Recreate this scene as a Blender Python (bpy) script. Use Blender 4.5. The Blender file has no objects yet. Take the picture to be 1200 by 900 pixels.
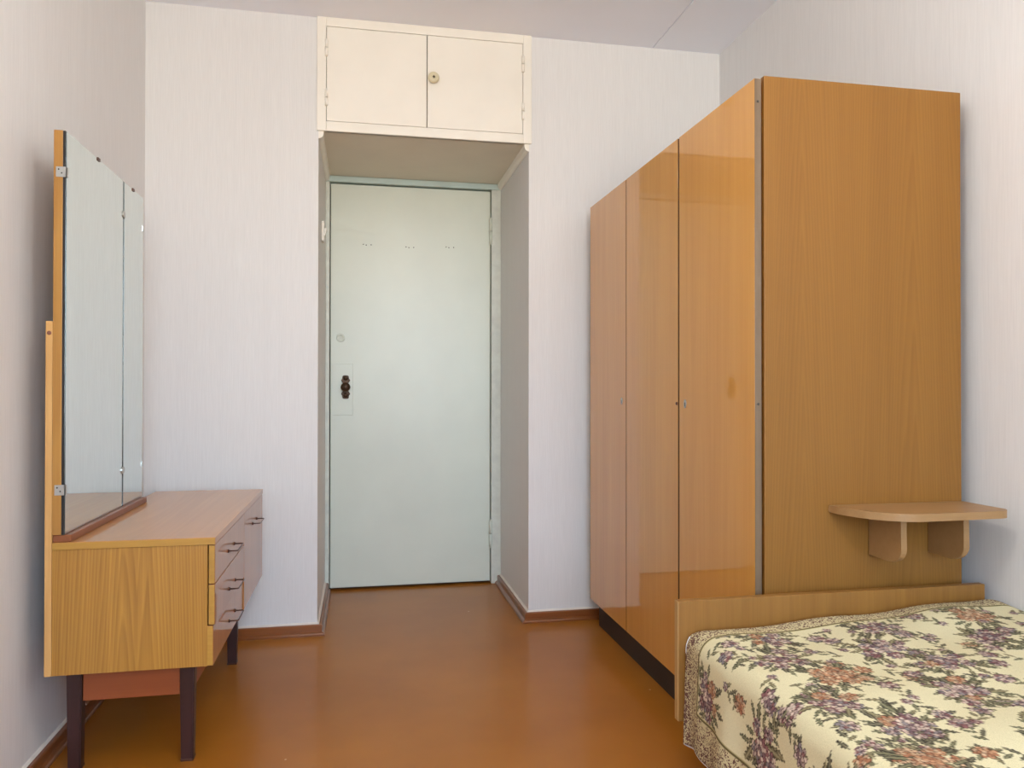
import bpy, bmesh, math, random
import numpy as np
from mathutils import Vector, Matrix

scene = bpy.context.scene
C = scene.collection

# ------------------------------------------------------------------ camera
CAM_H = 0.9878
yaw, pitch, roll, F_PX = 0.1952, 0.0070, 0.0009, 897.67
fwd = Vector((math.sin(yaw)*math.cos(pitch), math.cos(yaw)*math.cos(pitch), math.sin(pitch)))
rgt0 = Vector((math.cos(yaw), -math.sin(yaw), 0))
up0 = rgt0.cross(fwd)
rgt = rgt0*math.cos(roll) + up0*math.sin(roll)
up = up0*math.cos(roll) - rgt0*math.sin(roll)
cam_data = bpy.data.cameras.new('camera')
cam = bpy.data.objects.new('camera', cam_data)
C.objects.link(cam)
M3 = Matrix((rgt, up, -fwd)).transposed()
cam.matrix_world = Matrix.Translation((0, 0, CAM_H)) @ M3.to_4x4()
cam_data.sensor_width = 36.0
cam_data.lens = F_PX/1200*36.0
cam_data.clip_start = 0.02
scene.camera = cam

# ------------------------------------------------------------------ light
world = bpy.data.worlds.new('sky')
scene.world = world
world.use_nodes = True
wn = world.node_tree
wn.nodes.clear()
w_out = wn.nodes.new('ShaderNodeOutputWorld')
w_bg = wn.nodes.new('ShaderNodeBackground')
w_tc = wn.nodes.new('ShaderNodeTexCoord')
w_sep = wn.nodes.new('ShaderNodeSeparateXYZ')
w_ramp = wn.nodes.new('ShaderNodeValToRGB')
w_map = wn.nodes.new('ShaderNodeMapRange')
w_map.inputs['From Min'].default_value = -1
w_map.inputs['From Max'].default_value = 1
wn.links.new(w_tc.outputs['Generated'], w_sep.inputs[0])
wn.links.new(w_sep.outputs['Z'], w_map.inputs['Value'])
wn.links.new(w_map.outputs[0], w_ramp.inputs[0])
wn.links.new(w_ramp.outputs['Color'], w_bg.inputs['Color'])
wn.links.new(w_bg.outputs[0], w_out.inputs[0])
cr = w_ramp.color_ramp           # sunlit yard below the horizon, hazy sky above
cr.elements[0].position = 0.0
cr.elements[0].color = (0.95, 0.90, 0.80, 1)
cr.elements[1].position = 1.0
cr.elements[1].color = (0.50, 0.82, 1.26, 1)
e = cr.elements.new(0.47); e.color = (1.0, 0.95, 0.84, 1)
e = cr.elements.new(0.56); e.color = (0.68, 0.92, 1.20, 1)
w_bg.inputs['Strength'].default_value = 8.0

# window opening in the wall behind the camera
WX0, WX1, WZ0, WZ1, WY = -0.30, 1.45, 0.70, 2.30, -2.00
pl = bpy.data.lights.new('window_portal', 'AREA')
pl.shape = 'RECTANGLE'
pl.size, pl.size_y = WX1-WX0, WZ1-WZ0
pl.cycles.is_portal = True
plo = bpy.data.objects.new('window_portal', pl)
C.objects.link(plo)
plo.location = ((WX0+WX1)/2, WY-0.02, (WZ0+WZ1)/2)
plo.rotation_euler = (math.radians(90), 0, 0)      # -Z of the light points to +Y

LAMP = 30.0                      # radiance of the opal globe of the pendant lamp
vs = scene.view_settings
vs.view_transform = 'Standard'
vs.look = 'None'
vs.gamma = 1.0
vs.exposure = 0.75
vs.use_curve_mapping = False
scene.cycles.max_bounces = 12
scene.cycles.diffuse_bounces = 6
scene.cycles.glossy_bounces = 6
scene.cycles.use_denoising = True

# ------------------------------------------------------------------ materials
def srgb(r, g, b):
    def f(c):
        c /= 255.0
        return c/12.92 if c <= 0.04045 else ((c+0.055)/1.055)**2.4
    return (f(r), f(g), f(b), 1)

class NT:
    def __init__(self, name):
        self.m = bpy.data.materials.new(name)
        self.m.use_nodes = True
        self.t = self.m.node_tree
        self.t.nodes.clear()
        self.out = self.n('ShaderNodeOutputMaterial')
        self.p = self.n('ShaderNodeBsdfPrincipled')
        self.l(self.p.outputs[0], self.out.inputs[0])
    def n(self, k, **kw):
        o = self.t.nodes.new(k)
        for a, v in kw.items():
            setattr(o, a, v)
        return o
    def l(self, a, b):
        self.t.links.new(a, b)
    def math(self, op, a, b=None, c=None):
        o = self.n('ShaderNodeMath', operation=op)
        for i, v in enumerate((a, b, c)):
            if v is None: continue
            if hasattr(v, 'links') or hasattr(v, 'is_output'):
                self.l(v, o.inputs[i])
            else:
                o.inputs[i].default_value = v
        return o.outputs[0]
    def coords(self, scale=(1, 1, 1), rand=0.0):
        tc = self.n('ShaderNodeTexCoord')
        mp = self.n('ShaderNodeMapping')
        mp.inputs['Scale'].default_value = scale
        src = tc.outputs['Object']
        if rand:
            oi = self.n('ShaderNodeObjectInfo')
            sc = self.n('ShaderNodeVectorMath', operation='SCALE')
            cx = self.n('ShaderNodeCombineXYZ')
            for i in range(3):
                self.l(oi.outputs['Random'], cx.inputs[i])
            self.l(cx.outputs[0], sc.inputs[0])
            sc.inputs['Scale'].default_value = rand
            ad = self.n('ShaderNodeVectorMath', operation='ADD')
            self.l(src, ad.inputs[0]); self.l(sc.outputs[0], ad.inputs[1])
            src = ad.outputs[0]
        self.l(src, mp.inputs['Vector'])
        return mp.outputs[0]
    def noise(self, vec, scale, detail=3, rough=0.5, dist=0.0):
        o = self.n('ShaderNodeTexNoise')
        self.l(vec, o.inputs['Vector'])
        o.inputs['Scale'].default_value = scale
        o.inputs['Detail'].default_value = detail
        o.inputs['Roughness'].default_value = rough
        o.inputs['Distortion'].default_value = dist
        return o.outputs['Fac']
    def ramp(self, fac, stops):
        o = self.n('ShaderNodeValToRGB')
        el = o.color_ramp.elements
        while len(el) < len(stops):
            el.new(0.5)
        for e_, (p_, c_) in zip(el, stops):
            e_.position = p_; e_.color = c_
        self.l(fac, o.inputs[0])
        return o.outputs['Color']
    def bump(self, h, strength, dist=0.002):
        o = self.n('ShaderNodeBump')
        o.inputs['Strength'].default_value = strength
        o.inputs['Distance'].default_value = dist
        self.l(h, o.inputs['Height'])
        self.l(o.outputs[0], self.p.inputs['Normal'])
    def set(self, rough=0.5, spec=0.5, metal=0.0, coat=0.0, coat_rough=0.03, color=None):
        p = self.p
        p.inputs['Roughness'].default_value = rough
        p.inputs['Specular IOR Level'].default_value = spec
        p.inputs['Metallic'].default_value = metal
        p.inputs['Coat Weight'].default_value = coat
        p.inputs['Coat Roughness'].default_value = coat_rough
        if color is not None:
            p.inputs['Base Color'].default_value = color
        return self

def scl(c, k):
    return (c[0]*k, c[1]*k, c[2]*k, 1)

def plain(name, col, rough=0.5, spec=0.5, metal=0.0, coat=0.0, var=0.05, nscale=14, bump=0.0, coat_rough=0.05):
    t = NT(name).set(rough, spec, metal, coat, coat_rough)
    v = t.coords()
    nz = t.noise(v, nscale, 4)
    t.l(t.ramp(nz, [(0.3, scl(col, 1-var)), (0.7, scl(col, 1+var))]), t.p.inputs['Base Color'])
    if bump:
        t.bump(t.noise(v, nscale*3, 3), bump)
    return t.m

def wallpaper(name, col):
    t = NT(name).set(0.75, 0.25)
    v = t.coords((1, 1, 0.035))
    n1 = t.noise(v, 260, 3)
    v2 = t.coords((1, 1, 0.01))
    n2 = t.noise(v2, 36, 2)
    f = t.math('ADD', t.math('MULTIPLY', n1, 0.75), t.math('MULTIPLY', n2, 0.25))
    t.l(t.ramp(f, [(0.32, scl(col, 0.962)), (0.68, scl(col, 1.03))]), t.p.inputs['Base Color'])
    t.bump(n1, 0.18, 0.001)
    return t.m

def wood(name, dark, light, axis='z', rough=0.35, coat=0.0, ring=0.35, fine=0.25, coat_rough=0.03,
         ring_scale=16.0, stretch=0.07, spec=0.5, rand=3.0, offset=None, lo=0.3, hi=0.72, flames=None, rings=7.0):
    t = NT(name).set(rough, spec, 0, coat, coat_rough)
    i = 'xyz'.index(axis)
    s = [1, 1, 1]; s[i] = stretch
    v = t.coords(s, rand)
    s2 = [1, 1, 1]; s2[i] = 0.012
    v2 = t.coords(s2, rand)
    broad = t.noise(v, 9, 3, 0.55, 0.6)
    streak = t.noise(v2, 60, 3, 0.6)
    pores = t.noise(v2, 330, 2)
    vv = v
    if offset:
        mp = t.n('ShaderNodeVectorMath', operation='ADD')
        t.l(v, mp.inputs[0]); mp.inputs[1].default_value = offset
        vv = mp.outputs[0]
    fig0 = t.noise(vv, ring_scale*0.38, 1.2, 0.4)
    fig = t.math('FRACT', t.math('MULTIPLY', fig0, 15.0))
    if flames:        # nested arches of flat-sawn veneer
        tc = t.n('ShaderNodeTexCoord'); sp = t.n('ShaderNodeSeparateXYZ')
        t.l(tc.outputs['Object'], sp.inputs[0])
        wob = t.math('MULTIPLY_ADD', t.noise(v, 14, 2), 0.05, -0.025)
        xx = t.math('ADD', sp.outputs['X'], wob)
        g = None
        for x0, w_, c_, z0 in flames:
            q = t.math('POWER', t.math('ABSOLUTE', t.math('MULTIPLY', t.math('SUBTRACT', xx, x0), 1.0/w_)), 1.3)
            q = t.math('ADD', q, t.math('MULTIPLY', t.math('SUBTRACT', sp.outputs['Z'], z0), c_))
            g = q if g is None else t.math('MINIMUM', g, q)
        g = t.math('ADD', g, t.math('MULTIPLY', fig0, 1.1))
        fig = t.math('FRACT', t.math('MULTIPLY', g, rings))
    fig = t.math('SMOOTH_MIN', fig, t.math('MULTIPLY', t.math('SUBTRACT', 1.0, fig), 4.0), 0.2)
    fig = t.math('SUBTRACT', 1.0, fig)
    f = t.math('MULTIPLY', fig, ring)
    f = t.math('MULTIPLY_ADD', pores, fine*0.5, f)
    f = t.math('MULTIPLY_ADD', streak, fine*0.9, f)
    f = t.math('MULTIPLY_ADD', broad, max(0.05, 1-ring-fine*1.4), f)
    mid = tuple((a+b)/2 for a, b in zip(dark, light))
    t.l(t.ramp(f, [(lo, dark), ((lo+hi)/2, mid), (hi, light)]), t.p.inputs['Base Color'])
    t.bump(pores, 0.04, 0.0005)
    return t.m

M = {}
M['wall'] = wallpaper('wallpaper', srgb(227, 226, 225))
M['ceiling'] = plain('ceiling_paint', srgb(243, 245, 253), 0.8, 0.2, var=0.015, nscale=2, bump=0.05)
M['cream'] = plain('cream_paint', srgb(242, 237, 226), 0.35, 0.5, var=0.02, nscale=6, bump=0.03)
M['mint'] = plain('mint_paint', srgb(218, 224, 211), 0.32, 0.5, var=0.03, nscale=4, bump=0.05)
M['aqua'] = plain('aqua_paint', srgb(190, 208, 204), 0.35, 0.5, var=0.05, nscale=9, bump=0.12)
M['jamb'] = plain('jamb_paint', srgb(216, 220, 210), 0.4, 0.5, var=0.07, nscale=30, bump=0.1)
M['caulk'] = plain('white_filler', srgb(228, 220, 210), 0.7, 0.3)
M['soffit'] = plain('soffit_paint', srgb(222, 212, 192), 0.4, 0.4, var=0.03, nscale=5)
M['baseboard'] = wood('baseboard_paint', srgb(118, 66, 30), srgb(146, 86, 42), 'x', 0.3, 0.3, 0.1, 0.2)
M['under_shade'] = plain('under_shade_dark', srgb(38, 28, 24), 0.5)  # near-black colour for the shade beneath the wardrobe
M['gloss'] = wood('glossy_veneer', srgb(196, 132, 50), srgb(222, 162, 76), 'z', 0.38, 0.9, 0.06, 0.34, 0.035, spec=0.25, lo=0.25, hi=0.75)
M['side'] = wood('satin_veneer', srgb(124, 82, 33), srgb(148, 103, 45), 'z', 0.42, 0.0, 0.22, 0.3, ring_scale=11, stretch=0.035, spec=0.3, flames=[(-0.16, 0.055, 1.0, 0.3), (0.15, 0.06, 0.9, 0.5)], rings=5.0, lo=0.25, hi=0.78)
M['ash'] = wood('ash_veneer', srgb(136, 88, 30), srgb(188, 138, 58), 'z', 0.36, 0.15, 0.24, 0.42, ring_scale=26, stretch=0.028, flames=[(-0.016, 0.045, 1.5, 0.3), (0.036, 0.04, 1.2, 0.1)], rings=3.4, rand=0.0, offset=(0.18, 0.0, -0.055), lo=0.22, hi=0.75)
M['ash_plain'] = wood('ash_board', srgb(150, 100, 38), srgb(186, 136, 62), 'z', 0.4, 0.1, 0.15, 0.35)
M['edge_yellow'] = wood('yellow_edge_band', srgb(160, 114, 42), srgb(190, 146, 64), 'x', 0.4, 0.1, 0.1, 0.3)
M['front'] = wood('glossy_front', srgb(160, 106, 56), srgb(182, 126, 74), 'z', 0.35, 0.7, 0.1, 0.25, 0.02, spec=0.15)
M['top'] = wood('glossy_top', srgb(178, 120, 62), srgb(200, 142, 80), 'y', 0.35, 0.7, 0.12, 0.25, 0.03, spec=0.15)
M['rail'] = wood('brown_rail', srgb(122, 66, 32), srgb(150, 86, 42), 'y', 0.4, 0.2, 0.1, 0.25)
M['leg'] = plain('dark_leg', srgb(58, 32, 30), 0.35, 0.5, var=0.12)
M['stretcher'] = wood('stretcher_wood', srgb(140, 68, 30), srgb(164, 86, 42), 'x', 0.4, 0.1, 0.1, 0.25)
M['pine'] = wood('raw_pine', srgb(190, 140, 78), srgb(212, 164, 100), 'z', 0.6, 0, 0.2, 0.3)
M['knot'] = plain('pine_knot', srgb(120, 72, 52), 0.6)
M['edge_grey'] = wood('worn_edge_band', srgb(92, 74, 56), srgb(128, 106, 82), 'z', 0.45, 0, 0.05, 0.5)
M['edge_dark'] = plain('dark_edge_band', srgb(84, 46, 18), 0.5)
M['gap'] = plain('dark_gap', srgb(40, 24, 14), 0.8)
M['head'] = wood('headboard_veneer', srgb(128, 86, 36), srgb(156, 110, 50), 'z', 0.4, 0.1, 0.1, 0.45)
M['headedge'] = wood('headboard_edge', srgb(170, 132, 78), srgb(194, 158, 104), 'z', 0.5, 0, 0.05, 0.4)
M['shelf'] = wood('shelf_board', srgb(150, 112, 70), srgb(166, 128, 84), 'x', 0.42, 0, 0.05, 0.4)
M['black'] = plain('black_backing', srgb(26, 22, 20), 0.5)
M['steel'] = plain('clip_steel', srgb(190, 190, 186), 0.3, 0.5, 0.9)
M['darkmetal'] = plain('dark_handle_metal', srgb(96, 66, 54), 0.35, 0.5, 0.7)
M['brass'] = plain('aged_brass', srgb(70, 50, 34), 0.4, 0.5, 0.6, var=0.3, nscale=120)
M['knob'] = plain('knob_plastic', srgb(214, 204, 172), 0.3, 0.5)
M['switch'] = plain('switch_plastic', srgb(236, 232, 222), 0.35, 0.5)
M['hole'] = plain('screw_hole', srgb(70, 66, 60), 0.8)
M['mattress'] = plain('mattress_cloth', srgb(196, 196, 198), 0.9, 0.1)
M['lining'] = plain('white_lining', srgb(226, 230, 236), 0.9, 0.1)
M['pvc'] = plain('window_paint', srgb(236, 236, 232), 0.4)
# mirror
t = NT('mirror_glass').set(0.01, 0.5, 1.0, color=(0.74, 0.81, 0.79, 1)); M['mirror'] = t.m
# window pane: see-through with a weak reflection
t = NT('window_glass')
t.t.nodes.remove(t.p)
tr = t.n('ShaderNodeBsdfTransparent'); gl = t.n('ShaderNodeBsdfGlossy'); mx = t.n('ShaderNodeMixShader')
gl.inputs['Roughness'].default_value = 0.02
mx.inputs[0].default_value = 0.06
t.l(tr.outputs[0], mx.inputs[1]); t.l(gl.outputs[0], mx.inputs[2]); t.l(mx.outputs[0], t.out.inputs[0])
M['glass'] = t.m
# floor: glossy brown oil paint with small chips
t = NT('floor_paint').set(0.36, 0.2, 0, 0.22, 0.10)
v = t.coords()
nz = t.noise(v, 2.2, 4, 0.55)
base = t.ramp(nz, [(0.3, srgb(156, 95, 26)), (0.7, srgb(172, 109, 34))])
vor = t.n('ShaderNodeTexVoronoi'); t.l(v, vor.inputs['Vector']); vor.inputs['Scale'].default_value = 7.0
spot = t.math('LESS_THAN', vor.outputs['Distance'], 0.028)
patch = t.math('GREATER_THAN', t.noise(v, 1.7, 2), 0.56)
mixn = t.n('ShaderNodeMix', data_type='RGBA')
t.l(t.math('MULTIPLY', spot, patch), mixn.inputs[0])
t.l(base, mixn.inputs[6]); mixn.inputs[7].default_value = srgb(205, 170, 130)
t.l(mixn.outputs[2], t.p.inputs['Base Color'])
t.bump(t.noise(v, 5, 3), 0.06, 0.01)
M['floor'] = t.m

# ------------------------------------------------------------------ mesh helpers
class B:
    def __init__(self):
        self.bm = bmesh.new()
        self.smooth = []
    def box(self, x0, x1, y0, y1, z0, z1, bev=0.0, seg=2):
        r = bmesh.ops.create_cube(self.bm, size=1.0)
        vs_ = r['verts']
        for v_ in vs_:
            v_.co = Vector(((x0+x1)/2+v_.co.x*(x1-x0), (y0+y1)/2+v_.co.y*(y1-y0), (z0+z1)/2+v_.co.z*(z1-z0)))
        if bev:
            ed = list({e_ for v_ in vs_ for e_ in v_.link_edges})
            bmesh.ops.bevel(self.bm, geom=ed, offset=bev, segments=seg, affect='EDGES', profile=0.5)
        return self
    def tube(self, pts, r, seg=8, cap=True):
        pts = [Vector(p) for p in pts]
        rings = []
        n = len(pts)
        ref = None
        for i, p in enumerate(pts):
            d = (pts[min(i+1, n-1)]-pts[max(i-1, 0)]).normalized()
            if ref is None:
                ref = Vector((0, 0, 1)) if abs(d.z) < 0.9 else Vector((1, 0, 0))
            u = d.cross(ref).normalized(); w = u.cross(d).normalized()
            ref = w
            rr = r[i] if isinstance(r, (list, tuple)) else r
            rings.append([self.bm.verts.new(p+(u*math.cos(a)+w*math.sin(a))*rr)
                          for a in [2*math.pi*k/seg for k in range(seg)]])
        for a, b in zip(rings[:-1], rings[1:]):
            for k in range(seg):
                f_ = self.bm.faces.new((a[k], a[(k+1) % seg], b[(k+1) % seg], b[k])); f_.smooth = True
        if cap:
            self.bm.faces.new(rings[0][::-1]); self.bm.faces.new(rings[-1])
        return self
    def lathe(self, c, axis, prof, seg=24):
        """prof: list of (radius, distance along axis)."""
        pts = [Vector(c)+Vector(axis)*d for _, d in prof]
        ax = Vector(axis).normalized()
        ref = Vector((0, 0, 1)) if abs(ax.z) < 0.9 else Vector((1, 0, 0))
        u = ax.cross(ref).normalized(); w = u.cross(ax)
        rings = []
        for (r_, _), p in zip(prof, pts):
            rings.append([self.bm.verts.new(p+(u*math.cos(2*math.pi*k/seg)+w*math.sin(2*math.pi*k/seg))*max(r_, 1e-5)) for k in range(seg)])
        for a, b in zip(rings[:-1], rings[1:]):
            for k in range(seg):
                f_ = self.bm.faces.new((a[k], a[(k+1) % seg], b[(k+1) % seg], b[k])); f_.smooth = True
        self.bm.faces.new(rings[0][::-1]); self.bm.faces.new(rings[-1])
        return self
    def prism(self, poly, axis, a, b, bev=0.0):
        """poly: 2D outline in the two other axes (xyz order), extruded from a to b along axis."""
        i = 'xyz'.index(axis)
        def mk(p, d):
            c = [p[0], p[1]]; c.insert(i, d); return self.bm.verts.new(c)
        A = [mk(p, a) for p in poly]; Bv = [mk(p, b) for p in poly]
        n = len(poly)
        fs = [self.bm.faces.new(A[::-1]), self.bm.faces.new(Bv)]
        for k in range(n):
            fs.append(self.bm.faces.new((A[k], A[(k+1) % n], Bv[(k+1) % n], Bv[k])))
        if bev:
            ed = list(set(fs[0].edges) | set(fs[1].edges))
            bmesh.ops.bevel(self.bm, geom=ed, offset=bev, segments=2, affect='EDGES', profile=0.5)
        return self
    def sweep(self, path, prof):
        """sweep a (offset, height) profile along a plan polyline; offset goes to the left of travel, mitred."""
        n = len(path); rings = []
        for k in range(n):
            p = Vector(path[k])
            d0 = (Vector(path[k])-Vector(path[k-1])).normalized() if k else None
            d1 = (Vector(path[k+1])-Vector(path[k])).normalized() if k < n-1 else None
            n0 = Vector((-d0.y, d0.x)) if d0 else None
            n1 = Vector((-d1.y, d1.x)) if d1 else None
            if n0 and n1:
                m_ = (n0+n1).normalized(); m_ = m_/max(0.2, m_.dot(n0))
            else:
                m_ = n0 or n1
            rings.append([self.bm.verts.new((p.x+m_.x*o, p.y+m_.y*o, h)) for o, h in prof])
        q = len(prof)
        for a, b in zip(rings[:-1], rings[1:]):
            for k in range(q):
                self.bm.faces.new((a[k], a[(k+1) % q], b[(k+1) % q], b[k]))
        self.bm.faces.new(rings[0]); self.bm.faces.new(rings[-1][::-1])
        return self
    def build(self, name, mat, parent=None):
        o_ = root_loc(parent)
        bmesh.ops.recalc_face_normals(self.bm, faces=self.bm.faces)
        if parent is not None:
            bmesh.ops.translate(self.bm, verts=self.bm.verts, vec=-o_)
        me = bpy.data.meshes.new(name)
        self.bm.to_mesh(me); self.bm.free()
        me.materials.append(M[mat] if isinstance(mat, str) else mat)
        ob = bpy.data.objects.new(name, me)
        C.objects.link(ob)
        if parent is not None:
            ob.parent = parent
        return ob

def root_loc(o):
    v_ = Vector((0, 0, 0))
    while o is not None:
        v_ += o.location; o = o.parent
    return v_

def thing(name, loc, label, cat, group=None):
    o = bpy.data.objects.new(name, None)
    o.empty_display_size = 0.1
    C.objects.link(o)
    o.location = loc
    o['label'] = label; o['category'] = cat
    if group: o['group'] = group
    return o

def struct(o, label, cat):
    o['kind'] = 'structure'; o['label'] = label; o['category'] = cat
    return o

# ------------------------------------------------------------------ dimensions (metres)
XL, XR, YB, ZC = -0.824, 1.582, 3.192, 2.497
YF = WY                                   # wall with the window, behind the camera
X1, X2, YD, ZS = -0.1694, 0.7036, 3.8594, 2.0345   # door recess
TH = 0.15

# ------------------------------------------------------------------ structure
struct(B().box(XL-TH, XR+TH, YF-TH, YD+0.25, -0.10, 0.0).build('floor', 'floor'),
       'glossy orange-brown painted floor running up to the door', 'floor')

# ceiling: two slabs with an open joint
c_ = B().box(XL-TH, XR+TH, YF-TH, YD+0.25, ZC+0.007, ZC+0.12).build('ceiling', 'ceiling')
struct(c_, 'plain white ceiling with one slab joint', 'ceiling')
B().box(XL-TH, 1.262, YF-TH, YB+0.02, ZC, ZC+0.007, 0.002).build('ceiling_slab', 'ceiling', c_)
B().box(1.266, XR+TH, YF-TH, YB+0.02, ZC, ZC+0.007, 0.002).build('ceiling_slab', 'ceiling', c_)

struct(B().box(XL-TH, XL, YF, YD+0.2, 0, ZC).build('wall_left', 'wall'),
       'pale papered wall behind the dressing table', 'wall')
struct(B().box(XR, XR+TH, YF, YD+0.2, 0, ZC).build('wall_right', 'wall'),
       'pale papered wall beside the wardrobe and bed', 'wall')
wb = B()
wb.box(XL, X1, YB, YD+0.2, 0, ZC)
wb.box(X2, XR, YB, YD+0.2, 0, ZC)
wb.box(X1, X2, YD+0.06, YD+0.2, 0, ZC)
struct(wb.build('wall_back', 'wall'), 'pale papered end wall with a deep door recess', 'wall')
# light worn paper edge on the two outer corners of the recess
wf = B()
wf.box(XL, WX0, YF-TH, YF, 0, ZC); wf.box(WX1, XR, YF-TH, YF, 0, ZC)
wf.box(WX0, WX1, YF-TH, YF, 0, WZ0); wf.box(WX0, WX1, YF-TH, YF, WZ1, ZC)
struct(wf.build('wall_front', 'wall'), 'pale papered wall with the window behind the viewer', 'wall')

# window
w1 = thing('window_1', ((WX0+WX1)/2, YF-0.09, WZ0), 'white framed two-sash window behind the viewer', 'window')
w1['kind'] = 'structure'
fr = B()
ya, yb = YF-0.12, YF-0.06
fr.box(WX0, WX0+0.05, ya, yb, WZ0, WZ1); fr.box(WX1-0.05, WX1, ya, yb, WZ0, WZ1)
fr.box(WX0+0.05, WX1-0.05, ya, yb, WZ0, WZ0+0.05); fr.box(WX0+0.05, WX1-0.05, ya, yb, WZ1-0.05, WZ1)
xm = (WX0+WX1)/2
fr.box(xm-0.03, xm+0.03, ya, yb, WZ0+0.05, WZ1-0.05)
fr.build('window_frame', 'pvc', w1)
B().box(WX0+0.05, xm-0.03, YF-0.093, YF-0.089, WZ0+0.05, WZ1-0.05).build('window_pane', 'glass', w1)
B().box(xm+0.03, WX1-0.05, YF-0.093, YF-0.089, WZ0+0.05, WZ1-0.05).build('window_pane', 'glass', w1)
B().box(WX0-0.03, WX1+0.03, YF-0.06, YF+0.10, WZ0-0.03, WZ0, 0.004).build('window_sill', 'pvc', w1)

# baseboards
PROF = [(0, 0), (0.030, 0), (0.030, 0.006), (0.027, 0.011), (0.021, 0.014), (0.019, 0.016), (0.019, 0.038), (0.016, 0.042), (0, 0.042)]
CAU = [(0, 0.042), (0.008, 0.042), (0.004, 0.047), (0, 0.048)]
def baseboard(name, path, label):
    o = B().sweep(path, PROF).build(name, 'baseboard')
    struct(o, label, 'baseboard')
    B().sweep(path, CAU).build('filler_strip', 'caulk', o)
baseboard('baseboard_left', [(XL, YB), (XL, YF)], 'brown painted baseboard along the wall behind the dressing table')
baseboard('baseboard_back', [(X1, YD-0.012), (X1, YB), (XL, YB)], 'brown baseboard turning into the recess left of the door')
baseboard('baseboard_recess', [(XR, YB), (X2, YB), (X2, YD-0.012)], 'brown baseboard turning into the recess right of the door')
baseboard('baseboard_right', [(XR, YF), (XR, YB)], 'brown baseboard along the wall behind the wardrobe')

# ------------------------------------------------------------------ door
DX0, DX1, DZ1 = -0.1457, 0.6499, 2.000
dr = thing('door_1', ((DX0+DX1)/2, YD, 0.0), 'plain pale mint painted door at the back of the recess', 'door')
dr['kind'] = 'structure'
B().box(DX0, DX1, YD, YD+0.04, 0.012, DZ1, 0.004).build('door_leaf', 'mint', dr)
fr = B()
fr.box(X1, DX0-0.004, YD-0.012, YD+0.06, 0, ZS, 0.003)
fr.box(DX1+0.004, X2, YD-0.012, YD+0.06, 0, ZS, 0.003)
fr.build('door_frame', 'jamb', dr)
B().box(X1, X2, YD-0.02, YD+0.06, DZ1+0.005, ZS, 0.004).build('door_head', 'aqua', dr)
B().box(DX0-0.02, DX1+0.02, YD+0.042, YD+0.058, 0, DZ1+0.01).build('door_stop', 'black', dr)
B().box(-0.138, -0.036, YD-0.0035, YD+0.002, 0.86, 1.114, 0.002).build('lock_cover', 'mint', dr)
B().lathe((-0.097, YD+0.001, 1.24), (0, -1, 0), [(0.021, 0), (0.021, 0.003), (0.018, 0.006), (0.012, 0.006), (0.011, 0.004), (0.004, 0.004), (0.002, 0.005)]).build('lock_rosette', 'mint', dr)
# ornate escutcheon with round knob
out = []
for k in range(48):
    a = 2*math.pi*k/48
    zz = math.sin(a)*0.058
    ww = 0.013+0.007*math.cos(3*math.pi*zz/0.058*0.5)**2 + 0.004*math.cos(zz*210)
    wmax = math.cos(a)
    out.append((-0.072+math.copysign(min(abs(wmax)*3, 1.0), wmax)*ww if abs(wmax) > 1e-6 else -0.072, 0.998+zz))
es = B().prism(out, 'y', YD-0.011, YD-0.002, 0.002).build('escutcheon', 'brass', dr)
B().lathe((-0.072, YD-0.009, 0.998), (0, -1, 0), [(0.010, 0), (0.009, 0.012), (0.012, 0.020), (0.020, 0.026), (0.023, 0.034), (0.021, 0.042), (0.013, 0.047), (0.002, 0.049)]).build('door_knob', 'brass', es)
B().lathe((-0.072, YD-0.009, 1.042), (0, -1, 0), [(0.012, 0), (0.011, 0.004), (0.005, 0.006), (0.001, 0.007)], 12).build('ornament', 'brass', es)
B().lathe((-0.072, YD-0.009, 0.958), (0, -1, 0), [(0.013, 0), (0.011, 0.004), (0.005, 0.005), (0.001, 0.006)], 12).build('ornament', 'brass', es)
for z0, z1 in ((1.731, 1.857), (0.188, 0.319)):
    h = B()
    zm = (z0+z1)/2
    for a, b in ((z0, zm-0.001), (zm+0.001, z1)):
        h.tube([(0.650, YD-0.010, a), (0.650, YD-0.010, b)], 0.0085, 10)
    h.tube([(0.650, YD-0.010, z0-0.008), (0.650, YD-0.010, z0)], 0.005, 8)
    h.tube([(0.650, YD-0.010, z1), (0.650, YD-0.010, z1+0.008)], 0.005, 8)
    h.build('hinge', 'mint', dr)
for px, pz in ((0.030, 1.703), (0.240, 1.698), (0.441, 1.705)):
    for dx, dz in ((-0.018, 0.002), (-0.004, -0.001), (0.020, 0.001)):
        B().lathe((px+dx, YD+0.002, pz+dz), (0, -1, 0), [(0.0028, 0), (0.0028, 0.0025), (0.001, 0.003)], 8).build('screw_hole', 'hole', dr)

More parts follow.
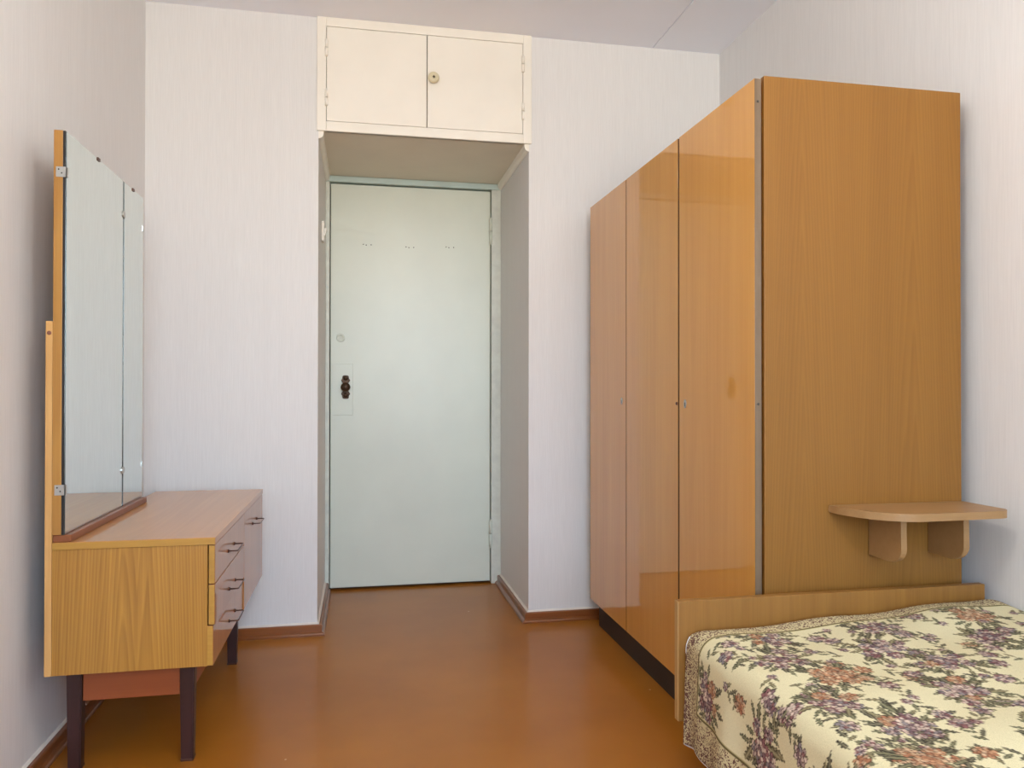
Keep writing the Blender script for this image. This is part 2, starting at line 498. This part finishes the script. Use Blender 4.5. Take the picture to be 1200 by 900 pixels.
# ------------------------------------------------------------------ cupboard above the door
oc = thing('overhead_cupboard', ((X1+X2)/2, YB, ZS), 'cream two-door cupboard built in above the door recess', 'cupboard')
fy = YB-0.012
CX0, CX1 = -0.176, 0.713
B().box(CX0, -0.139, fy, YB+0.0, ZS, ZC, 0.002).build('stile', 'cream', oc)
B().box(0.676, CX1, fy, YB+0.0, ZS, ZC, 0.002).build('stile', 'cream', oc)
B().box(-0.139, 0.676, fy, YB+0.01, 2.460, ZC, 0.002).build('top_rail', 'cream', oc)
B().box(-0.139, 0.676, fy, YB+0.01, ZS, 2.074, 0.002).build('bottom_rail', 'cream', oc)
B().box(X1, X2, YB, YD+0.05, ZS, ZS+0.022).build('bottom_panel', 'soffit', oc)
B().box(X1, X2, YB+0.03, YB+0.04, ZS+0.022, ZC).build('inner_panel', 'gap', oc)
for s, xa in ((-1, X1), (1, X2)):
    q = [(0, 0), (0, -0.030), (-s*0.006, -0.030), (-s*0.016, -0.024), (-s*0.020, -0.012), (-s*0.020, 0)]
    B().prism([(xa+a, ZS+b) for a, b in q], 'y', YB-0.004, YD-0.02).build('corner_moulding', 'cream', oc)
for xa, xb, hx in ((-0.1375, 0.2665, -0.138), (0.2695, 0.6745, 0.675)):
    d_ = B().box(xa, xb, fy+0.001, fy+0.019, 2.0755, 2.4585, 0.002).build('cupboard_door', 'cream', oc)
    for z0, z1 in ((2.135, 2.203), (2.337, 2.404)):
        h = B()
        zm = (z0+z1)/2
        h.tube([(hx, fy-0.003, z0), (hx, fy-0.003, zm-0.001)], 0.0065, 10)
        h.tube([(hx, fy-0.003, zm+0.001), (hx, fy-0.003, z1)], 0.0065, 10)
        h.build('hinge', 'cream', d_)
    if xa > 0:
        k_ = B().lathe((0.294, fy+0.002, 2.278), (0, -1, 0), [(0.010, 0), (0.010, 0.010), (0.022, 0.013), (0.0235, 0.018), (0.022, 0.024), (0.015, 0.027), (0.006, 0.027), (0.005, 0.025), (0.001, 0.025)], 28).build('knob', 'knob', d_)
        k_['label'] = 'round yellowish plastic knob with a screw'
        sb = B().box(0.2925, 0.2955, fy-0.0265, fy-0.0225, 2.272, 2.284)
        sb.box(0.289, 0.299, fy-0.0265, fy-0.0225, 2.2765, 2.2795)
        sb.build('screw_slot', 'hole', d_)

# light switch in the recess
sw = thing('light_switch', (X1, 3.473, 1.68), 'small white switch high on the left side of the door recess', 'light switch')
B().box(X1, X1+0.012, 3.440, 3.506, 1.638, 1.724, 0.004).build('switch_plate', 'switch', sw)
B().prism([(X1+0.011, 1.665), (X1+0.015, 1.665), (X1+0.023, 1.695), (X1+0.011, 1.697)], 'y', 3.460, 3.486).build('switch_rocker', 'switch', sw)

# ------------------------------------------------------------------ wardrobe
XW, WT, WB = 0.9524, 1.757, 0.112
W0, W1, W2, W3, WRX = 3.112, 2.666, 2.195, 1.7353, 1.536
wd = thing('wardrobe', ((XW+WRX)/2, (W0+W3)/2, 0), 'tall three-door glossy orange-brown veneered wardrobe behind the bed', 'wardrobe')
B().box(XW+0.024, WRX, W3-0.004, W3+0.014, WB-0.03, WT+0.007, 0.0015).build('side_panel', 'side', wd)
B().box(XW+0.024, WRX, W0-0.018, W0, WB-0.03, WT, 0.0015).build('side_panel', 'side', wd)
B().box(XW+0.024, WRX, W3+0.014, W0-0.018, WT-0.018, WT).build('top_panel', 'side', wd)
B().box(XW+0.024, WRX, W3+0.014, W0-0.018, WB, WB+0.018).build('bottom_panel', 'side', wd)
B().box(WRX-0.008, WRX, W3+0.014, W0-0.018, WB+0.018, WT-0.018).build('back_panel', 'side', wd)
B().box(XW+0.030, WRX-0.008, W1-0.008, W1+0.008, WB+0.018, WT-0.018).build('partition', 'gap', wd)
B().box(XW+0.030, WRX-0.008, W2-0.008, W2+0.008, WB+0.018, WT-0.018).build('partition', 'gap', wd)
B().box(XW+0.030, WRX-0.01, W3+0.02, W0-0.03, 0.0, WB).build('under_shade', 'under_shade', wd)  # added dark block standing in for the shadow under the wardrobe
for (ya, yb, ky) in ((W3, W2-0.005, 2.146), (W2+0.005, W1-0.003, None), (W1+0.003, W0-0.001, 2.712)):
    d_ = B().box(XW, XW+0.018, ya, yb, WB-0.006, WT, 0.0006).build('wardrobe_door', 'gloss', wd)
    if ky:
        kz = 0.945
        k = B().prism([(ky+0.0075*math.cos(a), kz+0.013*math.sin(a)) for a in [2*math.pi*i/20 for i in range(20)]], 'x', XW-0.002, XW+0.002).build('keyhole_plate', 'steel', d_)
        B().box(XW-0.0026, XW-0.0015, ky-0.0018, ky+0.0018, kz-0.007, kz+0.004).build('keyhole', 'hole', d_)
    if ya == W3:
        B().box(XW+0.0005, XW+0.0175, W3-0.0015, W3+0.001, WB-0.005, WT-0.001).build('edge_band', 'edge_grey', d_)
        for sz in (1.700, 0.952):
            B().lathe((XW+0.009, W3-0.001, sz), (0, -1, 0), [(0.0035, 0), (0.0030, 0.0015), (0.001, 0.002)], 10).build('screw', 'hole', d_)
    if ya != W3:
        B().box(XW+0.0003, XW+0.0178, ya-0.0012, ya+0.0005, WB-0.005, WT-0.001).build('edge_band', 'edge_dark', d_)
    if ky is None:
        B().lathe((XW+0.001, ya+0.006, 0.945), (-1, 0, 0), [(0.005, 0), (0.005, 0.004), (0.002, 0.006)], 10).build('lock_catch', 'darkmetal', d_)

# ------------------------------------------------------------------ pendant lamp (above the viewer)
LPX, LPY, LPZ = 0.30, 0.80, 2.06
lamp = thing('pendant_lamp', (LPX, LPY, ZC), 'white glass globe lamp hanging from the ceiling', 'lamp')
B().lathe((LPX, LPY, ZC), (0, 0, -1), [(0.055, 0), (0.055, 0.012), (0.030, 0.040), (0.008, 0.045)], 24).build('ceiling_rose', 'pvc', lamp)
B().tube([(LPX, LPY, ZC-0.04), (LPX, LPY, LPZ+0.115)], 0.004, 8).build('cord', 'pvc', lamp)
B().lathe((LPX, LPY, LPZ+0.15), (0, 0, -1), [(0.012, 0), (0.045, 0.01), (0.045, 0.045), (0.03, 0.05)], 24).build('holder', 'pvc', lamp)
t = NT('lit_opal_glass').set(0.3, 0.5, color=(0.9, 0.88, 0.85, 1))
t.p.inputs['Emission Color'].default_value = (1.0, 0.965, 0.89, 1)
t.p.inputs['Emission Strength'].default_value = LAMP
B().lathe((LPX, LPY, LPZ), (0, 0, 1), [(0.11*math.cos(math.pi*k/16-math.pi/2), 0.11*math.sin(math.pi*k/16-math.pi/2)) for k in range(17)], 24).build('globe', t.m, lamp)

# ------------------------------------------------------------------ shelf on the wardrobe side
sh = thing('wall_shelf', (1.35, W3-0.004, 0.70), 'small rounded beige shelf on two brackets fixed to the wardrobe side', 'shelf')
YS0, YS1 = 1.560, W3-0.005
poly = [(1.150, YS1), (1.152, YS1-0.012)]
for k in range(1, 29):
    a = math.pi/2*k/28
    poly.append((1.290-0.138*math.cos(a)**0.9, YS1-0.012-(YS1-0.012-YS0)*math.sin(a)**1.15))
for k in range(0, 13):
    a = math.pi/2*k/12
    poly.append((1.535-0.04+0.04*math.sin(a), YS0+0.035-0.035*math.cos(a)+0.005))
poly += [(1.535, YS1)]
B().prism(poly, 'z', 0.681, 0.699, 0.003).build('shelf_board', 'shelf', sh)
for bx in (1.262, 1.434):
    q = [(YS1, 0.681), (YS1, 0.570)]
    q += [(1.655, 0.570)]
    for k in range(0, 7):
        a = math.pi/2*k/6
        q.append((1.655-0.045*math.sin(a), 0.570+0.035*(1-math.cos(a))))
    q += [(1.610, 0.681)]
    B().prism(q, 'x', bx, bx+0.016, 0.002).build('bracket', 'shelf', sh)

# ------------------------------------------------------------------ dressing table with mirror
DXF, DN, DF, DT, DB, DL = -0.362, 2.0584, 3.0196, 0.6113, 0.2853, -0.7554
dt = thing('dressing_table', ((DXF+DL)/2, (DN+DF)/2, 0), 'long low veneered dressing table with a tall mirror against the left wall', 'dressing table')
YSM = 2.558
FX = DXF-0.017
B().box(DL+0.016, FX-0.0005, DN, DN+0.018, DB, DT-0.0182, 0.001).build('side_panel', 'ash', dt)
B().box(DL+0.016, FX-0.0005, DF-0.018, DF, DB, DT-0.0182, 0.001).build('side_panel', 'ash_plain', dt)
B().box(DL+0.016, FX-0.003, DN+0.018, DF-0.018, DB, DB+0.016).build('bottom_panel', 'ash_plain', dt)
B().box(DL+0.016, DL+0.022, DN+0.018, DF-0.018, DB+0.016, DT-0.0182).build('back_panel', 'gap', dt)
B().box(DL+0.022, FX-0.004, YSM-0.008, YSM+0.008, DB+0.016, DT-0.0182).build('partition', 'gap', dt)
tp = B().box(DL+0.016, DXF+0.001, DN-0.001, DF+0.002, DT-0.018, DT, 0.0012).build('table_top', 'top', dt)
B().box(DL+0.017, DXF, DN-0.0025, DN-0.0005, DT-0.0175, DT-0.0012).build('edge_band', 'edge_yellow', tp)

def wire_handle(parent, yc, z, half=0.052, x=DXF):
    pts = [(x-0.004, yc-half, z), (x+0.020, yc-half, z)]
    for k in range(1, 6):
        a = math.pi/2*k/5
        pts.append((x+0.020+0.006*math.sin(a), yc-half+0.006*(1-math.cos(a)), z))
    pts2 = [(p[0], 2*yc-p[1], p[2]) for p in pts][::-1]
    h = B().tube(pts+pts2, 0.0019, 8).build('wire_handle', 'darkmetal', parent)
    for s in (-1, 1):
        B().lathe((x-0.0005, yc+s*half, z), (1, 0, 0), [(0.0055, 0), (0.0050, 0.003), (0.0026, 0.005)], 12).build('handle_collar', 'darkmetal', parent)
    return h

for z0, z1, setb, hy, hz in ((0.4935, 0.5915, 0.0, 2.306, 0.536), (0.3895, 0.4910, 0.0, 2.326, 0.4255), (0.2865, 0.3870, 0.0035, 2.345, 0.330)):
    d_ = B().box(FX+0.002-setb, DXF-setb, DN+0.001, YSM-0.0015, z0, z1, 0.0012).build('drawer', 'front', dt)
    B().box(FX+0.003-setb, DXF-setb-0.001, DN-0.0003, DN+0.0015, z0+0.001, z1-0.001).build('edge_band', 'edge_yellow', d_)
    wire_handle(d_, hy, hz, x=DXF-setb)
d_ = B().box(FX+0.002, DXF, YSM+0.0015, DF-0.001, DB+0.001, DT-0.0195, 0.0012).build('cabinet_door', 'front', dt)
wire_handle(d_, 2.798, 0.528)

# legs and stretchers
LYN, LYF = 2.165, 2.890
def leg(xc, yc):
    top, bot = 0.019, 0.0155
    b_ = B()
    vs_ = []
    for z, r_ in ((0.006, bot), (DB, top)):
        vs_.append([b_.bm.verts.new((xc+sx*r_, yc+sy*r_, z)) for sx, sy in ((-1, -1), (1, -1), (1, 1), (-1, 1))])
    b_.bm.faces.new(vs_[0][::-1]); b_.bm.faces.new(vs_[1])
    for k in range(4):
        b_.bm.faces.new((vs_[0][k], vs_[0][(k+1) % 4], vs_[1][(k+1) % 4], vs_[1][k]))
    bmesh.ops.bevel(b_.bm, geom=[e_ for e_ in b_.bm.edges if abs(e_.verts[0].co.z-e_.verts[1].co.z) > 0.1], offset=0.003, segments=2, affect='EDGES')
    o = b_.build('leg', 'leg', dt)
    B().box(xc-0.0163, xc+0.0163, yc-0.0163, yc+0.0163, 0, 0.007, 0.001).build('foot_cap', 'darkmetal', o)
LXB, LXF = -0.725, -0.450
for lx in (LXB, LXF):
    for ly in (LYN+0.019, LYF+0.019):
        leg(lx, ly)
B().box(LXB+0.019, LXF-0.019, LYN+0.008, LYN+0.026, 0.177, DB-0.0005, 0.002).build('stretcher', 'stretcher', dt)
B().box(LXB+0.019, LXF-0.019, LYF+0.010, LYF+0.028, 0.177, DB-0.0005, 0.002).build('stretcher', 'stretcher', dt)
B().box(LXF-0.009, LXF+0.009, LYN+0.038, LYF, 0.177, DB-0.0005, 0.002).build('stretcher', 'stretcher', dt)
B().box(LXB-0.009, LXB+0.009, LYN+0.038, LYF, 0.177, DB-0.0005, 0.002).build('stretcher', 'stretcher', dt)

# mirror on its support boards
MT, MN, MM, MF, MX, MB = 1.624, 2.056, 2.5244, 2.737, -0.7175, 0.6301
for ya in (DN-0.002, MF-0.10):
    s_ = B().box(DL, DL+0.0158, ya, ya+0.09, DB, 1.154, 0.001).build('mirror_support', 'pine', dt)
    if ya < 2.2:
        B().lathe((DL+0.008, ya+0.0004, 1.125), (0, -1, 0), [(0.0062, 0), (0.005, 0.0006), (0.001, 0.0008)], 12).build('knot', 'knot', s_)
B().box(-0.739, -0.697, MN+0.004, MF+0.004, DT+0.0002, MB-0.0005, 0.002).build('mirror_rail', 'rail', dt)
mb = B().box(DL+0.0162, MX-0.001, MN, MF, MB, MT, 0.0012).build('mirror_board', 'ash_plain', dt)
B().box(MX-0.001, MX+0.0045, MN+0.001, MF-0.0005, MB, MT-0.001).build('mirror_backing', 'black', mb)
B().box(MX+0.0045, MX+0.006, MN+0.006, MM-0.007, MB+0.001, MT-0.001).build('mirror_pane', 'mirror', mb)
B().box(MX+0.0045, MX+0.006, MM+0.007, MF-0.001, MB+0.001, MT-0.001).build('mirror_pane', 'mirror', mb)
mf = MX+0.006
for cz in (1.521, 0.740):
    b_ = B().box(DL+0.022, mf+0.0022, MN-0.0015, MN+0.0002, cz-0.0125, cz+0.0125)
    b_.box(mf+0.0003, mf+0.0022, MN-0.0015, MN+0.010, cz-0.0125, cz+0.0125)
    b_.build('mirror_clip', 'steel', mb)
    for dx, dz in ((0.006, 0.006), (0.013, -0.003)):
        B().lathe((DL+0.022+dx, MN-0.0012, cz+dz), (0, -1, 0), [(0.0022, 0), (0.0018, 0.001), (0.0005, 0.0012)], 8).build('clip_screw', 'hole', mb)
    B().prism([(MM+0.013*math.cos(a), cz+0.011*math.sin(a)) for a in [2*math.pi*i/16 for i in range(16)]], 'x', mf+0.0002, mf+0.0028).build('mirror_clip', 'steel', mb)
    b_ = B().box(mf+0.0003, mf+0.0024, MF-0.008, MF+0.0015, cz-0.009, cz+0.009)
    b_.box(MX-0.008, mf+0.0024, MF+0.0003, MF+0.0015, cz-0.009, cz+0.009)
    b_.build('mirror_clip', 'steel', mb)
for cy in (2.293, 2.622):
    b_ = B().box(mf+0.0003, mf+0.0024, cy-0.009, cy+0.009, MT-0.007, MT+0.0015)
    b_.box(MX-0.010, mf+0.0024, cy-0.009, cy+0.009, MT+0.0003, MT+0.0015)
    b_.build('mirror_clip', 'darkmetal', mb)

# ------------------------------------------------------------------ bed
HX0, HX1, HY, HZ = 0.7257, 1.552, 1.674, 0.4955
bed = thing('bed', ((HX0+HX1)/2, 0.75, 0), 'single bed with a low veneered headboard against the wardrobe', 'bed')
hb = B().box(HX0, HX1, HY, HY+0.020, 0.217, HZ, 0.0012).build('headboard', 'head', bed)
B().box(HX0-0.0012, HX0+0.0005, HY+0.0006, HY+0.0194, 0.218, HZ-0.0008).build('edge_band', 'headedge', hb)
B().box(HX0, HX1, -0.29, -0.27, 0.217, 0.45, 0.0012).build('footboard', 'head', bed)
B().box(0.785, 0.803, -0.27, HY, 0.20, 0.30, 0.001).build('side_rail', 'head', bed)
B().box(1.520, 1.538, -0.27, HY, 0.20, 0.30, 0.001).build('side_rail', 'head', bed)
B().box(0.804, 1.519, -0.268, HY-0.003, 0.22, 0.24).build('slat_base', 'pine', bed)
B().box(0.806, 1.517, -0.262, HY-0.008, 0.241, 0.392, 0.03, 4).build('mattress', 'mattress', bed)
for lx in (0.815, 1.505):
    for ly in (-0.22, 1.60):
        B().tube([(lx, ly, 0), (lx, ly, 0.20)], [0.014, 0.020], 12).build('leg', 'leg', bed)

# ------------------------------------------------------------------ bedspread
rng = random.Random(11)
YFAR, YNEAR = HY-0.006, -0.26
rows = list(np.arange(YFAR, 0.93, -0.0024)) + list(np.arange(0.93, YNEAR, -0.012))
rows = np.array(rows)
R_ = 0.045                    # rounding of the mattress edge
ZTOP = 0.432
XE = 0.742                    # left face of the hanging side
DROP = 0.262
Z_H = ZTOP-DROP
L1 = DROP-R_                  # straight drop
L2 = R_*math.pi/2
XRW = XR-0.004
L3 = XRW-(XE+R_)
LT = L1+L2+L3
ncol = int(LT/0.0024)
S = np.linspace(0, LT, ncol)
SS, YY = np.meshgrid(S, rows)
VV = YFAR-YY                  # distance from the far hem
X = np.zeros_like(SS); Z = np.zeros_like(SS)
side = SS < L1
arc = (SS >= L1) & (SS < L1+L2)
flat = SS >= L1+L2
X[side] = XE; Z[side] = Z_H+SS[side]
th = (SS-L1)/R_
X[arc] = XE+R_-R_*np.cos(th[arc]); Z[arc] = ZTOP-R_+R_*np.sin(th[arc])
X[flat] = XE+R_+(SS[flat]-L1-L2); Z[flat] = ZTOP
# gentle folds of the hanging side, growing to the hem
dep = np.clip((L1+0.02-SS)/(L1+0.02), 0, 1)
X += dep*(-0.012+0.009*np.sin(VV*21+0.6)+0.006*np.sin(VV*47+1.0)) - 0.006*dep*np.exp(-(VV/0.02)**2)
Z += dep**2*(0.012*np.sin(VV*16.0-0.4)+0.005*np.sin(VV*39))*np.clip(VV/0.05, 0, 1)
# softly uneven top, higher by the wall
topw = np.clip((SS-L1-L2*0.5)/0.06, 0, 1)
u = np.clip((X-0.78)/0.75, 0, 1)
Z += topw*(0.030*u**1.3 + 0.006*np.exp(-((X-1.15)/0.10)**2-((YY-1.62)/0.08)**2) + 0.010*np.exp(-((X-1.38)/0.16)**2-((YY-1.60)/0.10)**2))
Z += topw*(0.0025*np.sin(X*23+YY*9)+0.002*np.sin(YY*31-X*12))
# far edge rolls down at the headboard
rr = 0.030
t_ = np.clip((rr-VV)/rr, 0, 1)
Z -= topw*(rr*(1-np.sqrt(np.clip(1-t_**2, 0, 1))))*0.7
# tuck at the wall
tw = np.clip((X-(XRW-0.05))/0.05, 0, 1)
Z -= topw*0.02*(1-np.sqrt(np.clip(1-tw**2, 0, 1)))
nr, nc = SS.shape

CREAM = np.array(srgb(222, 212, 172)[:3])
COL = np.empty((nr, nc, 3)); COL[:] = CREAM
YR = rows
def window(cs, cv, r):
    i0, i1 = np.searchsorted(-YR, -(YFAR-(cv-r))), np.searchsorted(-YR, -(YFAR-(cv+r)))
    j0, j1 = np.searchsorted(S, cs-r), np.searchsorted(S, cs+r)
    return slice(max(i0-1, 0), min(i1+1, nr)), slice(max(j0-1, 0), min(j1+1, nc))
def c3(r, g, b): return np.array(srgb(r, g, b)[:3])
def petal(cs, cv, a, b, ang, col, dark, tip=0.5):
    sl = window(cs, cv, max(a, b)*1.3)
    s_, v_ = SS[sl]-cs, VV[sl]-cv
    if s_.size == 0: return
    ca, sa = math.cos(ang), math.sin(ang)
    x_ = (s_*ca+v_*sa)/a; y_ = (-s_*sa+v_*ca)/b
    d = x_*x_+y_*y_
    m_ = d < 1
    k = np.clip((d-0.45)/0.35, 0, 1)[..., None]
    sh_ = (0.5+0.5*np.clip(x_, -1, 1))[..., None]
    cc = col*(0.72+0.5*sh_)*(1-k)+dark*k
    COL[sl][m_] = cc[m_]
def leaf(cs, cv, a, b, ang, col, dark, light):
    sl = window(cs, cv, a*1.2)
    s_, v_ = SS[sl]-cs, VV[sl]-cv
    if s_.size == 0: return
    ca, sa = math.cos(ang), math.sin(ang)
    x_ = (s_*ca+v_*sa)/a; y_ = (-s_*sa+v_*ca)/b
    lim = np.clip(1-x_*x_, 0, 1)*(0.85+0.25*np.cos(x_*14))
    m_ = (np.abs(y_) < lim) & (np.abs(x_) < 1)
    e_ = np.abs(y_)/np.maximum(lim, 1e-4)
    k = np.clip((e_-0.5)/0.3, 0, 1)[..., None]
    vein = np.clip(1-np.abs(y_)/0.22, 0, 1)[..., None]*0.8
    cc = (col*(1-vein)+light*vein)*(1-k)+dark*k
    COL[sl][m_] = cc[m_]
GREEN = [(c3(112, 110, 84), c3(60, 56, 44), c3(164, 158, 124)), (c3(98, 94, 76), c3(54, 46, 40), c3(150, 142, 114)), (c3(128, 120, 90), c3(72, 62, 48), c3(186, 174, 136))]
PURP = [(c3(172, 148, 140), c3(80, 62, 60)), (c3(126, 100, 102), c3(62, 46, 48)), (c3(210, 190, 172), c3(106, 84, 80)), (c3(140, 98, 96), c3(72, 44, 46)), (c3(140, 130, 130), c3(68, 60, 62)), (c3(198, 174, 158), c3(92, 70, 66))]
ORNG = [(c3(188, 142, 108), c3(112, 76, 54)), (c3(168, 116, 86), c3(94, 62, 48)), (c3(210, 178, 144), c3(116, 84, 64)), (c3(178, 148, 120), c3(92, 68, 54))]
def blossom(cs, cv, r, pal):
    n = rng.randint(7, 9); a0 = rng.random()*6.28
    for ring, (rad, ln, wd_) in enumerate(((0.72, 0.42, 0.30), (0.42, 0.34, 0.24), (0.12, 0.22, 0.20))):
        m_ = n if ring == 0 else (6 if ring == 1 else 3)
        for k in range(m_):
            a = a0+ring*0.4+2*math.pi*k/m_+rng.uniform(-0.12, 0.12)
            col, dark = rng.choice(pal)
            petal(cs+math.cos(a)*r*rad, cv+math.sin(a)*r*rad, r*ln, r*wd_, a, col*rng.uniform(0.9, 1.15), dark)
def leaves(cs, cv, n, r0, r1, ln):
    for k in range(n):
        a = 2*math.pi*k/n+rng.uniform(-0.35, 0.35)
        rad = rng.uniform(r0, r1)
        g = rng.choice(GREEN)
        l_ = ln*rng.uniform(0.7, 1.25)
        leaf(cs+math.cos(a)*rad, cv+math.sin(a)*rad, l_, l_*rng.uniform(0.24, 0.40), a+rng.uniform(-0.5, 0.5), *g)
def bouquet(cs, cv, k):
    pal = ORNG if k == 1 else PURP
    leaves(cs, cv, rng.randint(13, 16), 0.044, 0.070, 0.021)
    leaves(cs, cv, 9, 0.028, 0.045, 0.024)
    n = 5
    a0 = rng.random()*6.28
    for q in range(n):
        a = a0+2*math.pi*q/n
        rad = rng.uniform(0.024, 0.036)
        pp = pal if rng.random() < 0.85 else (PURP if k == 1 else ORNG)
        blossom(cs+math.cos(a)*rad*1.15, cv+math.sin(a)*rad, rng.uniform(0.014, 0.019), pp)
    blossom(cs, cv, 0.021, pal)
def sprig(cs, cv, k):
    pal = ORNG if k == 1 else PURP
    a = rng.random()*6.28
    for q in range(6):
        d_ = (q-2.5)*0.012
        g = rng.choice(GREEN)
        aa = a+(0.7 if q % 2 else -0.7)
        leaf(cs+math.cos(a)*d_+math.cos(aa)*0.012, cv+math.sin(a)*d_+math.sin(aa)*0.012, 0.015*rng.uniform(0.8, 1.3), 0.0048, aa, *g)
    leaves(cs+math.cos(a)*0.03, cv+math.sin(a)*0.03, 5, 0.012, 0.02, 0.014)
    blossom(cs+math.cos(a)*0.032, cv+math.sin(a)*0.032, rng.uniform(0.014, 0.019), pal)
    if rng.random() < 0.6:
        blossom(cs-math.cos(a)*0.028, cv-math.sin(a)*0.028, 0.010, PURP)
BS, BV = 0.088, 0.066         # border widths: hanging side, far side
step = 0.128
ii = 0
v0 = BV+0.055
while v0 < 1.9:
    j = 0
    s0 = BS+0.055+(0.064 if ii % 2 else 0.0)
    while s0 < LT+0.05:
        cs, cv = s0+rng.uniform(-0.012, 0.012), v0+rng.uniform(-0.012, 0.012)
        kk = (ii*2+j) % 5
        bouquet(cs, cv, 1 if kk in (1,) else 0) if (ii+j) % 2 == 0 else sprig(cs, cv, 1 if kk == 2 else 0)
        for _ in range(2):
            sprig(cs+step/2+rng.uniform(-0.02, 0.02), cv+rng.choice((-1, 1))*rng.uniform(0.03, 0.055), 1 if rng.random() < 0.25 else 0) if rng.random() < 0.7 else \
                leaves(cs+step/2+rng.uniform(-0.02, 0.02), cv+rng.uniform(-0.05, 0.05), 4, 0.006, 0.013, 0.015)
        s0 += step; j += 1
    v0 += 0.108; ii += 1
# border
edge = np.minimum(SS/BS, VV/BV)
bord = edge < 1.0
COL[bord] = c3(208, 194, 152)
line = (edge >= 1.0) & ((SS < BS+0.0042) | (VV < BV+0.0042))
COL[line] = c3(104, 92, 58)
line2 = (edge >= 1.0) & ~line & ((SS < BS+0.0066) | (VV < BV+0.0066))
COL[line2] = c3(190, 178, 130)
BORD = np.where(bord, 1.0-np.clip(edge, 0, 1)*0.75, 0.0)

verts = np.stack([X, YY, Z], -1).reshape(-1, 3)
idx = np.arange(nr*nc).reshape(nr, nc)
quads = np.stack([idx[:-1, :-1], idx[1:, :-1], idx[1:, 1:], idx[:-1, 1:]], -1).reshape(-1, 4)
sp_loc = Vector(((HX0+HX1)/2, 0.75, 0.0))
verts = verts-np.array(sp_loc)
me = bpy.data.meshes.new('bedspread')
me.vertices.add(len(verts)); me.vertices.foreach_set('co', verts.astype(np.float32).ravel())
nq = len(quads)
me.loops.add(nq*4); me.loops.foreach_set('vertex_index', quads.astype(np.int32).ravel())
me.polygons.add(nq)
me.polygons.foreach_set('loop_start', np.arange(0, nq*4, 4, dtype=np.int32))
me.polygons.foreach_set('use_smooth', np.ones(nq, dtype=bool))
me.update(calc_edges=True); me.validate()
ca = me.color_attributes.new('print', 'FLOAT_COLOR', 'POINT')
ca.data.foreach_set('color', np.concatenate([COL.reshape(-1, 3), np.ones((nr*nc, 1))], 1).astype(np.float32).ravel())
fa = me.attributes.new('border', 'FLOAT', 'POINT')
fa.data.foreach_set('value', BORD.reshape(-1).astype(np.float32))
t = NT('tapestry_cloth').set(0.9, 0.12)
at = t.n('ShaderNodeAttribute', attribute_name='print')
ab = t.n('ShaderNodeAttribute', attribute_name='border')
v = t.coords()
n1 = t.noise(v, 300, 2, 0.6)
n2 = t.noise(v, 900, 2, 0.5)
vor = t.n('ShaderNodeTexVoronoi'); t.l(v, vor.inputs['Vector']); vor.inputs['Scale'].default_value = 380
sepc = t.n('ShaderNodeSeparateColor'); t.l(vor.outputs['Color'], sepc.inputs[0])
thr = t.math('MULTIPLY_ADD', ab.outputs['Fac'], -0.60, 0.92)
spk = t.math('MULTIPLY', t.math('GREATER_THAN', sepc.outputs[0], thr), t.math('GREATER_THAN', ab.outputs['Fac'], 0.01))
mx = t.n('ShaderNodeMix', data_type='RGBA')
t.l(spk, mx.inputs[0]); t.l(at.outputs['Color'], mx.inputs[6]); mx.inputs[7].default_value = srgb(112, 82, 72)
mx2 = t.n('ShaderNodeMix', data_type='RGBA', blend_type='MULTIPLY')
mx2.inputs[0].default_value = 1.0
t.l(mx.outputs[2], mx2.inputs[6])
t.l(t.ramp(n2, [(0.3, (0.80, 0.80, 0.80, 1)), (0.7, (1.08, 1.08, 1.08, 1))]), mx2.inputs[7])
t.l(mx2.outputs[2], t.p.inputs['Base Color'])
t.bump(n1, 0.5, 0.002)
me.materials.append(t.m)
spread = thing('bedspread', sp_loc, 'cream tapestry bedspread with purple and orange flowers draped over the bed', 'bedspread')
cl = bpy.data.objects.new('cover', me); C.objects.link(cl); cl.parent = spread
# white lining that peeps out along the hem
off = Vector((0.0035, 0, -0.001))
pts = [Vector((X[i, 0], YY[i, 0], Z[i, 0]))+off for i in range(0, nr, 6)]
B().tube(pts, 0.0035, 6).build('lining_hem', 'lining', spread)
pts = [Vector((X[0, j]+0.002, YY[0, j]-0.001, Z[0, j])) for j in range(np.searchsorted(S, L1-0.012), np.searchsorted(S, L1+L2*0.5), 4)]
B().tube(pts, 0.0030, 6).build('lining_hem', 'lining', spread)
